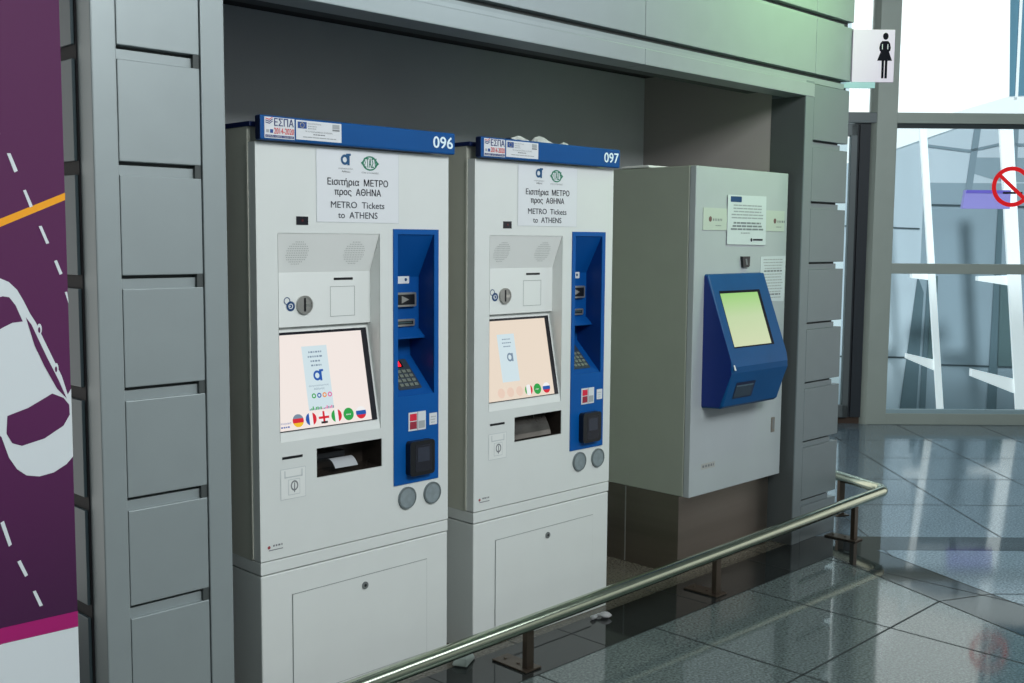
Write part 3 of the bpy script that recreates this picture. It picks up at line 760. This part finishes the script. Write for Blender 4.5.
bm = bmesh.new(); rect(bm, lf, .150, .315, .035, .118, d=.0012, mi=0); rect(bm, lf, .156, .300, .041, .102, d=.0018, mi=1); rect(bm, lf, .156, .300, .096, .104, d=.0024, mi=2)
link('ticket_slot', bm, [mat('slot_navy', (8, 22, 60), .4), mat('slot_grey', (56, 74, 90), .25, metal=.4), mat('slot_rim', (96, 120, 136), .3, metal=.5)], term)
bm = bmesh.new(); poly(bm, tf, rrect(.092, .104, -.055, -.030, .003), d=.0018); link('scratch', bm, label_w, term)

# ------------------------------------------------------------------ GUARD RAIL
def rz_(X): return .176+(X-2.13)*.0150
YR = 2.70
rail = empty('guard_rail', (2.84, YR, 0)); tag(rail, 'low stainless steel tubular guard rail on short posts in front of the machines', 'guard rail')
def loc(p): return Vector(p)-Vector((2.84, YR, 0))
cx, cy, r = 5.675, YR, .075
a = Vector((cx, cy)); din = Vector((1, 0)); dout = d8
ang = math.acos(din.dot(dout)); tl = r*math.tan((math.pi-ang)/2) if False else r*math.tan(ang/2)
p0 = a-din*tl; p1 = a+dout*tl
path = [(0.7, YR, rz_(.7)), (2.0, YR, rz_(2.)), (3.5, YR, rz_(3.5)), (5.0, YR, rz_(5.))]
cen = p0+Vector((0, r))
for i in range(9):
    t = ang*i/8; q = cen+Vector((math.sin(t), -math.cos(t)))*r; path.append((q.x, q.y, rz_(5.66)))
e2 = a+dout*.52
path.append((e2.x, e2.y, rz_(5.66)))
bm = bmesh.new(); tube(bm, [loc(p) for p in path], .0295, 24)
ral_m = mat('rail_steel', (182, 190, 170), .2, metal=1, noise=.04, nscale=20)  # greenish tint stands in for the green reflection on the steel
link('rail_tube', bm, ral_m, rail)
post_m = mat('post_steel', (96, 86, 76), .35, metal=.9, noise=.1, nscale=15)
for i, (px, py, rot) in enumerate(((1.64, 2.722, 0), (2.848, 2.722, 0), (4.078, 2.722, 0), (5.372, 2.722, 0), (5.812, 3.035, -math.radians(22.5)))):
    M = Matrix.Translation(loc((px, py, 0))) @ Matrix.Rotation(rot, 4, 'Z')
    zt = rz_(px)-.022
    bm = bmesh.new(); box(bm, -.019, .019, -.012, .012, .006, zt, bev=.0015, M=M); po = link('post', bm, post_m, rail)
    bm = bmesh.new(); box(bm, -.042, .042, -.03, .15, 0.0015, .0085, bev=.0015, M=M)
    for v in (.05, .12): tube(bm, [M @ Vector((0, v, .006)), M @ Vector((0, v, .0125))], .007, 8)
    link('base_plate', bm, post_m, po)

# ------------------------------------------------------------------ PURPLE BANNER
E0 = Vector((1.105, 2.592, 0)); eu = Vector((.9239, .3827, 0)); en = Vector((.3827, -.9239, 0))
ban = empty('banner_stand', tuple(E0)); tag(ban, 'tall purple banner panel with white car drawing and dashed lane line at the left edge', 'banner')
bfm = Fr((0, 0, 0), eu, (0, 0, 1), en)
purple = mat('banner_purple', (100, 14, 92), .5, noise=.04, nscale=60)
bm = bmesh.new()
poly(bm, bfm, [(-1.3, .02), (0, .02), (0, 2.75), (-1.3, 2.75)], d=0, th=.05)
poly(bm, bfm, [(-1.3, .02), (0, .02), (0, 2.75), (-1.3, 2.75)], d=-.05)
for f in bm.faces: f.material_index = 0
fb = link('panel', bm, mat('banner_frame', (44, 24, 48), .4), ban)
def gradient_purple():
    m = bpy.data.materials.new('banner_print'); m.use_nodes = True; nt = m.node_tree; b = nt.nodes['Principled BSDF']
    tc = nt.nodes.new('ShaderNodeTexCoord'); sp = nt.nodes.new('ShaderNodeSeparateXYZ'); cr = nt.nodes.new('ShaderNodeValToRGB')
    mr = nt.nodes.new('ShaderNodeMapRange'); mr.inputs['From Min'].default_value = .6; mr.inputs['From Max'].default_value = 2.3
    nt.links.new(tc.outputs['Object'], sp.inputs[0]); nt.links.new(sp.outputs['Z'], mr.inputs['Value']); nt.links.new(mr.outputs[0], cr.inputs[0])
    e = cr.color_ramp.elements
    e[0].color = (*lin((52, 2, 54)), 1); e[1].color = (*lin((76, 4, 68)), 1)
    k = e.new(.35); k.color = (*lin((78, 2, 72)), 1)
    nt.links.new(cr.outputs[0], b.inputs['Base Color']); b.inputs['Roughness'].default_value = .5
    return m
bm = bmesh.new()
rect(bm, bfm, -1.298, -.001, .68, 2.748, d=.001, mi=0)                                     # field
rect(bm, bfm, -1.298, -.001, .022, .642, d=.001, mi=1); 
poly(bm, bfm, [(-1.298, .677), (-.230, .677), (-.001, .641), (-.001, .680), (-.229, .7135), (-1.298, .715)], d=.0016, mi=3)
poly(bm, bfm, [(-1.298, .642), (-.001, .6405), (-.230, .6765), (-1.298, .6775)], d=.0015, mi=1)
def slant(x, k=.20): return x
poly(bm, bfm, [(-1.298, 1.27), (-.188, 1.620), (-.001, 1.684), (-.001, 1.701), (-.187, 1.638), (-1.298, 1.29)], d=.0016, mi=2)
for P in ([(-.169, 1.781), (-.159, 1.782), (-.140, 1.744), (-.150, 1.740)], [(-.127, 1.701), (-.119, 1.703), (-.100, 1.666), (-.109, 1.663)], [(-.085, 1.621), (-.076, 1.622), (-.055, 1.582), (-.064, 1.580)], [(-.042, 1.540), (-.033, 1.542), (-.017, 1.510), (-.026, 1.507)], [(-.012, 1.466), (-.004, 1.466), (-.001, 1.445), (-.001, 1.438)],
          [(-.224, .955), (-.214, .958), (-.194, .898), (-.203, .895)], [(-.181, .854), (-.171, .855), (-.151, .814), (-.160, .812)], [(-.139, .771), (-.130, .771), (-.110, .729), (-.120, .729)],
          [(-.215, 1.86), (-.206, 1.862), (-.186, 1.822), (-.195, 1.818)], [(-.262, 1.94), (-.253, 1.942), (-.233, 1.902), (-.242, 1.898)]):
    poly(bm, bfm, P, d=.002, mi=1)
car = [(-.30, 1.485), (-.25, 1.503), (-.205, 1.506), (-.176, 1.495), (-.154, 1.477), (-.137, 1.452), (-.119, 1.421), (-.102, 1.398), (-.090, 1.375), (-.048, 1.299), (-.029, 1.266), (-.012, 1.219), (-.001, 1.232), (-.001, 1.066), (-.023, 1.051), (-.063, 1.039), (-.107, 1.038), (-.145, 1.048), (-.172, 1.068), (-.193, 1.098), (-.212, 1.149), (-.27, 1.20), (-.34, 1.32), (-.34, 1.42)]
poly(bm, bfm, car, d=.0018, mi=1)
poly(bm, bfm, [(-.194, 1.194), (-.134, 1.204), (-.085, 1.220), (-.061, 1.228), (-.026, 1.213), (-.009, 1.194), (-.008, 1.170), (-.029, 1.146), (-.089, 1.125), (-.156, 1.119), (-.183, 1.130), (-.198, 1.154)], d=.0024, mi=0)
poly(bm, bfm, [(-.26, 1.45), (-.195, 1.464), (-.177, 1.461), (-.160, 1.442), (-.141, 1.404), (-.171, 1.403), (-.198, 1.394), (-.26, 1.37)], d=.0024, mi=0)
poly(bm, bfm, [(-.132, 1.413), (-.116, 1.395), (-.072, 1.313), (-.039, 1.256), (-.016, 1.210), (-.045, 1.237), (-.082, 1.295), (-.109, 1.346)], d=.0024, mi=0)
for zc, xc in ((1.383, -.093), (1.286, -.046)):
    poly(bm, bfm, circ(xc, zc, .0075, 12, rb=.013), d=.0021, mi=1); poly(bm, bfm, circ(xc-.001, zc-.002, .0035, 10, rb=.007), d=.0026, mi=0)
link('print', bm, [gradient_purple(), mat('banner_white', (206, 214, 218), .5), mat('banner_orange', (236, 158, 8), .5), mat('banner_magenta', (158, 8, 102), .5)], ban)

# ------------------------------------------------------------------ WINDOW WALL (turned 45 degrees)
TW = 9.45
MW = Matrix(((R5, R5, 0, 0), (-R5, R5, 0, 0), (0, 0, 1, 0), (0, 0, 0, 1)))     # (s, t, z) -> world
def sbox(bm, s0, s1, t0, t1, z0, z1, bev=0., mi=0): return box(bm, s0, s1, t0, t1, z0, z1, bev, mi, MW)
bm = bmesh.new()
sbox(bm, 3.16, 3.336, TW, TW+.22, 0, 4.6, .004)                       # column
tube(bm, [MW @ Vector((3.17, TW+.055, 0)), MW @ Vector((3.17, TW+.055, 4.6))], .055, 20)
sbox(bm, 3.33, 8.5, TW+.005, TW+.12, 0, .098, .004)
sbox(bm, 3.33, 8.5, TW+.005, TW+.12, 1.325, 1.412, .004)
sbox(bm, 3.33, 8.5, TW+.005, TW+.12, 2.612, 2.702, .004)
sbox(bm, 5.15, 5.31, TW, TW+.2, 0, 4.6, .004); sbox(bm, 6.95, 7.11, TW, TW+.2, 0, 4.6, .004)
sbox(bm, 3.33, 8.5, TW+.005, TW+.12, 4.2, 4.6)
wf = link('window_1', bm, mull); tag(wf, kind='structure')
bm = bmesh.new(); sbox(bm, 3.336, 8.5, TW+.02, TW+.07, .098, .132); sbox(bm, 3.336, 8.5, TW+.03, TW+.07, 2.575, 2.612, mi=1)
tag(link('window_sill', bm, [mat('sill_light', (170, 196, 204), .35), mat('gasket', (44, 58, 62), .5)], wf), kind='structure')
bm = bmesh.new(); sbox(bm, 3.336, 8.5, TW+.085, TW+.09, .1, 4.25); tag(link('window_glass', bm, GL, wf), kind='structure')
# door beside the column
bm = bmesh.new()
sbox(bm, 1.2, 3.16, TW, TW+.14, 2.612, 2.702, .004)
sbox(bm, 3.03, 3.12, TW+.03, TW+.2, .06, 2.62, mi=1); sbox(bm, 1.2, 3.12, TW+.05, TW+.14, 0, .06, mi=2)
sbox(bm, 2.945, 3.0, TW+.0, TW+.06, .06, 2.6, .004); sbox(bm, 1.2, 3.0, TW, TW+.06, 2.5, 2.6, .004); sbox(bm, 1.2, 1.4, TW, TW+.06, .06, 2.6, .004)
sbox(bm, 1.2, 3.0, TW, TW+.06, .06, .17, .004)
sbox(bm, .9, 1.2, TW, TW+.2, 0, 4.6, .004)
sbox(bm, 3.0, 3.03, TW+.05, TW+.1, .06, 2.6, mi=1)
dr = link('door_1', bm, [mat('door_metal', (104, 112, 114), .4, metal=.3), mulld, mat('threshold', (70, 52, 40), .6)]); tag(dr, kind='structure')
bm = bmesh.new(); sbox(bm, 1.4, 2.95, TW+.03, TW+.036, .17, 2.5); sbox(bm, 1.2, 3.12, TW+.08, TW+.086, 2.7, 4.6); tag(link('door_glass', bm, GL, dr), kind='structure')

# no-smoking sign on the glass
nsx, nsz = 4.375, 2.083
fs = Fr(MW @ Vector((0, TW+.070, 0)), (R5, -R5, 0), (0, 0, 1), (-R5, -R5, 0))
bm = bmesh.new()
ring(bm, fs, nsx, nsz, .138, .174, d=.004, th=.003, k=48)
c, s = math.cos(math.radians(-42)), math.sin(math.radians(-42))
poly(bm, fs, [(nsx+a*c-b*s, nsz+a*s+b*c) for a, b in ((-.15, -.016), (.15, -.016), (.15, .016), (-.15, .016))], d=.0045, th=.003)
rect(bm, fs, nsx-.075, nsx+.04, nsz-.062, nsz-.044, d=.003, mi=1); rect(bm, fs, nsx+.047, nsx+.062, nsz-.062, nsz-.044, d=.003, mi=1); rect(bm, fs, nsx+.07, nsx+.095, nsz-.062, nsz-.044, d=.003, mi=1)
for i in range(5): rect(bm, fs, nsx-.078+.006*(i % 2), nsx-.074+.006*(i % 2), nsz-.02+.013*i, nsz-.01+.013*i, d=.003, mi=1)
ns = link('no_smoking_sign', bm, [mat('sign_glow_red', (230, 8, 20), .5, emit=.45), ink]); tag(ns, 'round red no-smoking sticker on the window glass', 'sign')  # red given a glow to keep the sticker bright

# restroom sign projecting from the corner
rs = empty('restroom_sign', tuple(MW @ Vector((1.838, 5.93, 2.45)))); tag(rs, 'white restroom sign with black woman figure at the top of the right wall column', 'sign')
rs.rotation_euler = (0, 0, -math.pi/4)
bm = bmesh.new(); box(bm, 0, .224, 0, .012, 0, .276, bev=.0015); link('board', bm, mat('sign_white_glow', (210, 196, 216), .4, emit=.12), rs)  # board tinted to offset the green light, with a faint added glow
bm = bmesh.new(); box(bm, -.075, .125, -.004, .010, -.032, -.001); link('glass_edge', bm, mat('glass_edge_glow', (150, 190, 196), .15, emit=.1), rs)  # faint glow put into the edge colour
ft = Fr((0, 0, 0)); x = .172
bm = bmesh.new()
poly(bm, ft, circ(x+.002, .241, .0148, 20, rb=.0185))
poly(bm, ft, [(x-.016, .216), (x+.016, .216), (x+.026, .204), (x+.031, .18), (x+.028, .165), (x+.022, .160), (x+.040, .113), (x-.040, .113), (x-.022, .160), (x-.028, .165), (x-.031, .18), (x-.026, .204)])
rect(bm, ft, x-.0165, x-.0125, .172, .200, d=.0016, mi=1); rect(bm, ft, x+.0125, x+.0165, .172, .200, d=.0016, mi=1)
rect(bm, ft, x-.0155, x-.0025, .020, .113); rect(bm, ft, x+.0025, x+.0155, .020, .113); 
link('woman_figure', bm, [mat('figure_ink', (14, 14, 26), .7, spec=.1), label_w], rs)

# ------------------------------------------------------------------ OUTSIDE
fb_ = Fr(MW @ Vector((0, 14, 0)), (R5, -R5, 0), (0, 0, 1), (-R5, -R5, 0))
def grad_panel(name, c0, c1, z0, z1, rough=.35):
    m = bpy.data.materials.new(name); m.use_nodes = True; nt = m.node_tree; b = nt.nodes['Principled BSDF']
    tc = nt.nodes.new('ShaderNodeTexCoord'); sp = nt.nodes.new('ShaderNodeSeparateXYZ'); nz = nt.nodes.new('ShaderNodeTexNoise'); nz.inputs['Scale'].default_value = 1.4
    mr = nt.nodes.new('ShaderNodeMapRange'); mr.inputs['From Min'].default_value = z0; mr.inputs['From Max'].default_value = z1
    ad = nt.nodes.new('ShaderNodeMath'); ad.operation = 'MULTIPLY_ADD'; ad.inputs[1].default_value = .5; 
    nt.links.new(tc.outputs['Object'], sp.inputs[0]); nt.links.new(tc.outputs['Object'], nz.inputs['Vector']); nt.links.new(sp.outputs['Z'], mr.inputs['Value'])
    nt.links.new(nz.outputs['Fac'], ad.inputs[0]); nt.links.new(mr.outputs[0], ad.inputs[2])
    cr = nt.nodes.new('ShaderNodeValToRGB'); e = cr.color_ramp.elements
    e[0].position = .2; e[0].color = (*lin(c0), 1); e[1].position = 1.2 if False else 1.; e[1].color = (*lin(c1), 1)
    nt.links.new(ad.outputs[0], cr.inputs[0]); nt.links.new(cr.outputs[0], b.inputs['Base Color']); b.inputs['Roughness'].default_value = rough
    return m
bld = empty('office_building', tuple(MW @ Vector((5.5, 14, -3)))); tag(bld, 'blue-grey panelled building seen outside through the big window', 'building')
def bpart(name, items, mats):
    bm = bmesh.new()
    for it in items:
        d, mi, pts = it; poly(bm, Fr(MW @ Vector((0, 14, 0)) - Vector(bld.location), (R5, -R5, 0), (0, 0, 1), (-R5, -R5, 0)), pts, d=d, mi=mi)
    return link(name, bm, mats, bld)
k = 14/13.
def S(s, z): return (s*k, 1.6+(z-1.6)*k)
pan_l = grad_panel('facade_light', (192, 216, 228), (204, 220, 230), -2, 3)
pan_m = grad_panel('facade_mid', (166, 196, 206), (152, 172, 184), -1, 3)
pale = mat('facade_glass_pale', (206, 220, 230), .2)
dk = mat('facade_seam', (60, 78, 86), .5); fr_ = mat('facade_window_frame', (96, 120, 130), .4); wd = mat('facade_window_dark', (92, 116, 120), .15); par = mat('parapet_white_glow', (240, 244, 244), .5, emit=.35)  # parapet white carries an added glow to look brighter
bpart('wall_panels', [(0, 0, [S(2.0, -3), S(4.93, -3), S(4.93, 2.86), S(4.6, 2.70), S(2.0, 1.9)]), (0, 1, [S(4.93, -3), S(9, -3), S(9, 2.3), S(4.93, 2.3)]),
    (.002, 2, [S(5.48, 2.42), S(5.83, 2.32), S(9, 2.25), S(9, 2.6), S(5.5, 2.6)]),
    (.01, 3, [S(2, .235), S(4.95, .205), S(4.95, .225), S(2, .255)]), (.01, 3, [S(5.05, .125), S(9, .03), S(9, .05), S(5.05, .145)]), (.01, 3, [S(4.98, 2.03), S(9, 1.98), S(9, 1.998), S(4.98, 2.05)]),
    (.01, 3, [S(2, 1.83), S(4.9, 1.75), S(4.9, 1.765), S(2, 1.845)])], [pan_l, pan_m, pan_m, dk])
bpart('glazing', [(0, 0, [S(4.93, 2.3), S(9, 2.3), S(9, 3.05), S(5.30, 2.95), S(4.93, 2.83)]), (.01, 1, [S(5.42, 2.2), S(5.50, 2.2), S(5.58, 3.0), S(5.50, 3.0)]), (.01, 1, [S(4.93, 2.72), S(5.45, 2.66), S(5.8, 2.74), S(9, 2.7), S(9, 2.73), S(5.8, 2.77), S(5.45, 2.69), S(4.93, 2.75)]),
    (.01, 1, [S(5.93, 3.1), S(6.02, 3.1), S(6.02, 2.3), S(5.93, 2.3)])], [pale, mat('glazing_bar', (136, 156, 168), .4)])
bpart('bright_backdrop', [(.03, 0, [S(-3, -3), S(4.0, -3), S(4.0, 4.2), S(-3, 4.2)])], [mat('backdrop_white', (226, 240, 244), .5)])  # white panel added to brighten the view through the door
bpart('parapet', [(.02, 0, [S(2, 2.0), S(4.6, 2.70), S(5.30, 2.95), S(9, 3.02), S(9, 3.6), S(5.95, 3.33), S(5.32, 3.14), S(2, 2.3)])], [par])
bpart('window_frame', [(.012, 0, [S(5.02, 1.2), S(5.06, 1.2), S(5.06, -.5), S(4.98, -.5)]), (.02, 1, [S(5.06, 1.2), S(5.14, 1.2), S(5.14, .2), S(5.06, .2)]), (.012, 0, [S(5.82, 2.1), S(5.88, 2.1), S(5.92, -.5), S(5.80, -.5)]), (.012, 1, [S(5.88, 1.15), S(6.10, 1.15), S(6.10, .12), S(5.90, .12)]), (.012, 0, [S(4.5, -3), S(4.9, -3), S(4.98, 1.0), S(4.9, 1.2)])], [fr_, wd])
bpart('glass_tower', [(.03, 0, [S(5.88, 3.31), S(8, 3.40), S(8, 7), S(5.73, 7)]), (.05, 1, [S(5.94, 3.3), S(5.975, 3.3), S(5.965, 7), S(5.93, 7)])], [mat('tower_glass', (110, 156, 178), .2), par])

mastw = mat('mast_white_glow', (244, 248, 248), .4, emit=.5)  # glow put into the white of the masts
def mast(label, s0a, s0b, za, s1a, s1b, zb, arms):
    root = empty('steel_mast', tuple(MW @ Vector(((s1a+s1b)/2, 13, zb)))); tag(root, label, 'mast', 'leaning white masts outside the window')
    o = Vector(root.location); bm = bmesh.new()
    kz = (za-zb)
    def at(f, t): s = (s1a+(s0a-s1a)*f, s1b+(s0b-s1b)*f); return s
    vs = []
    for f in (-.6, 1.0):
        a, b = at(f, 0); z = zb+kz*f
        vs.append([bm.verts.new(MW @ Vector((q, t, z)) - o) for q, t in ((a, 12.95), (b, 12.95), (b, 12.99), (a, 12.99))])
    A, B = vs
    for i in range(4): bm.faces.new((A[i], A[(i+1) % 4], B[(i+1) % 4], B[i]))
    bm.faces.new(A); bm.faces.new(B); link('shaft', bm, mastw, root)
    for (sa, z0, sb, z1, h0, h1) in arms:
        bm = bmesh.new()
        P = [(sa, z0-h0/2), (sb, z1-h1/2), (sb, z1+h1/2), (sa, z0+h0/2)]
        poly(bm, Fr(MW @ Vector((0, 12.98, 0)) - o, (R5, -R5, 0), (0, 0, 1), (-R5, -R5, 0)), P, d=0, th=.08)
        link('bracket', bm, mastw, root)
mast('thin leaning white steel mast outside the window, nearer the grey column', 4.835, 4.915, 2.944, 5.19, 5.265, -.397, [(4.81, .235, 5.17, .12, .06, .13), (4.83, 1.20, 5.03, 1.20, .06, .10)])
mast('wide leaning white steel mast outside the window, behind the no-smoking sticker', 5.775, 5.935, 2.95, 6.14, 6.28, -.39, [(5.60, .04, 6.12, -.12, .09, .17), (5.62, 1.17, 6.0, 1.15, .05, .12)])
refl_ = empty('violet_reflection', tuple(MW @ Vector((5.55, 12.4, 2.08)))); tag(refl_, 'violet rectangle standing in for a purple sign reflected in the window', 'window reflection')  # violet panel modelled in place of a purple sign's reflection in the glass
bm = bmesh.new(); poly(bm, Fr((0, 0, 0), (R5, -R5, 0), (0, 0, 1), (-R5, -R5, 0)), [(-.40, -.10), (.14, -.10), (.14, .11), (-.37, .11)], d=0, th=.06); link('panel', bm, mat('violet_reflect', (150, 142, 214), .5, emit=.2), refl_)
bm = bmesh.new(); poly(bm, Fr((0, 0, 0), (R5, -R5, 0), (0, 0, 1), (-R5, -R5, 0)), [(-.37, .075), (.14, .075), (.14, .11), (-.36, .11)], d=.004); link('edge', bm, mat('violet_reflect_edge', (110, 96, 200), .5, emit=.15), refl_)
refl_.scale = (1, 1, 1)
bm = bmesh.new(); sbox(bm, -4, 16, 9.7, 30, -3.2, -3.0); g = link('ground_outside', bm, mat('paving_outside', (150, 165, 170), .7)); tag(g, kind='structure')

# ------------------------------------------------------------------ litter on the floor
def lump(name, c, r, sx, sy, sz, seed, m):
    rnd = random.Random(seed); bm = bmesh.new(); bmesh.ops.create_icosphere(bm, subdivisions=3, radius=1)
    for v in bm.verts:
        n = 1+.25*math.sin(v.co.x*5+seed)+.2*math.sin(v.co.y*7+seed*2)+rnd.uniform(-.08, .08)
        v.co = Vector((v.co.x*sx*n, v.co.y*sy*n, v.co.z*sz*n))
    lo = min(v.co.z for v in bm.verts)
    for v in bm.verts: v.co = v.co+Vector((c[0], c[1], .0012-lo))
    return link(name, bm, m)
bm = bmesh.new()
def add_l(c, sx, sy, sz, seed, rz):
    vs = bmesh.ops.create_icosphere(bm, subdivisions=3, radius=1)['verts']
    for v in vs:
        n = 1+.22*math.sin(v.co.x*4+seed)+.16*math.sin(v.co.y*6+seed*2)
        x, y = v.co.x*sx*n, v.co.y*sy*n
        v.co = Vector((c[0]+x*math.cos(rz)-y*math.sin(rz), c[1]+x*math.sin(rz)+y*math.cos(rz), sz+v.co.z*sz*n*.8))
add_l((3.478, 2.878), .034, .015, .014, 1, -.9); add_l((3.435, 2.898), .018, .012, .011, 4, .2)
for v in bm.verts: v.co.z = max(v.co.z, .0012)
ts = link('crumpled_tissue', bm, mat('tissue', (214, 214, 216), .8), smooth=True); tag(ts, 'small crumpled white tissue on the floor before machine 097', 'litter')
bm = bmesh.new(); box(bm, -.05, .05, -.030, .030, 0, .030, bev=.006)
for v in bm.verts:
    if v.co.z > .015: v.co.x *= .8; v.co.y *= .8
o = link('foam_block', bm, mat('foam', (164, 176, 170), .8)); o.location = (2.718, 2.935, .0012); o.rotation_euler = (0, 0, .5); tag(o, 'small pale foam block on the floor in the gap between the two machines', 'litter')

# ------------------------------------------------------------------ WORLD AND LIGHTS
w = bpy.data.worlds.new('world'); scn.world = w; w.use_nodes = True; nt = w.node_tree
bg = nt.nodes['Background']
tc = nt.nodes.new('ShaderNodeTexCoord')
dt = nt.nodes.new('ShaderNodeVectorMath'); dt.operation = 'DOT_PRODUCT'; dt.inputs[1].default_value = (R5, R5, 0.05)
nt.links.new(tc.outputs['Generated'], dt.inputs[0])
cr = nt.nodes.new('ShaderNodeValToRGB'); e = cr.color_ramp.elements
mr = nt.nodes.new('ShaderNodeMapRange'); mr.inputs['From Min'].default_value = -1; mr.inputs['From Max'].default_value = 1
nt.links.new(dt.outputs['Value'], mr.inputs['Value']); nt.links.new(mr.outputs[0], cr.inputs[0])
e[0].position = .42; e[0].color = (.24, .265, .265, 1); e[1].position = .72; e[1].color = (1.35, 1.33, 1.28, 1)
nt.links.new(cr.outputs[0], bg.inputs['Color']); bg.inputs['Strength'].default_value = 1.0

def area(name, loc_, target, size, power, col, sy=None):
    l = bpy.data.lights.new(name, 'AREA'); l.energy = power; l.size = size; l.color = col
    if sy: l.shape = 'RECTANGLE'; l.size_y = sy
    o = bpy.data.objects.new(name, l); C.objects.link(o); o.location = loc_
    o.rotation_euler = (Vector(target)-Vector(loc_)).to_track_quat('-Z', 'Y').to_euler()
    return o
area('hall_light', (2.0, -1.6, 4.3), (2.5, 3., 1.3), 3.0, 310, (.95, .985, .99), 2.0)
area('hall_light', (6.0, -.6, 4.3), (4.3, 3., 1.9), 2.0, 55, (.86, .95, 1.0), 1.6)
gl = area('green_glow', (5.2, 1.75, 3.85), (4.85, 2.9, 2.85), .8, 9, (.52, 1., .38), .5); gl.data.spread = math.radians(65)  # added green light without a fixture; tints the header corner and rail
sun = bpy.data.lights.new('sun', 'SUN'); sun.energy = 2.6; sun.angle = .1; so = bpy.data.objects.new('sun', sun); C.objects.link(so)
so.rotation_euler = Vector((R5*.7, R5*.7, -.75)).to_track_quat('-Z', 'Y').to_euler()

scn.view_settings.view_transform = 'Standard'
scn.view_settings.look = 'None'
scn.view_settings.exposure = 0
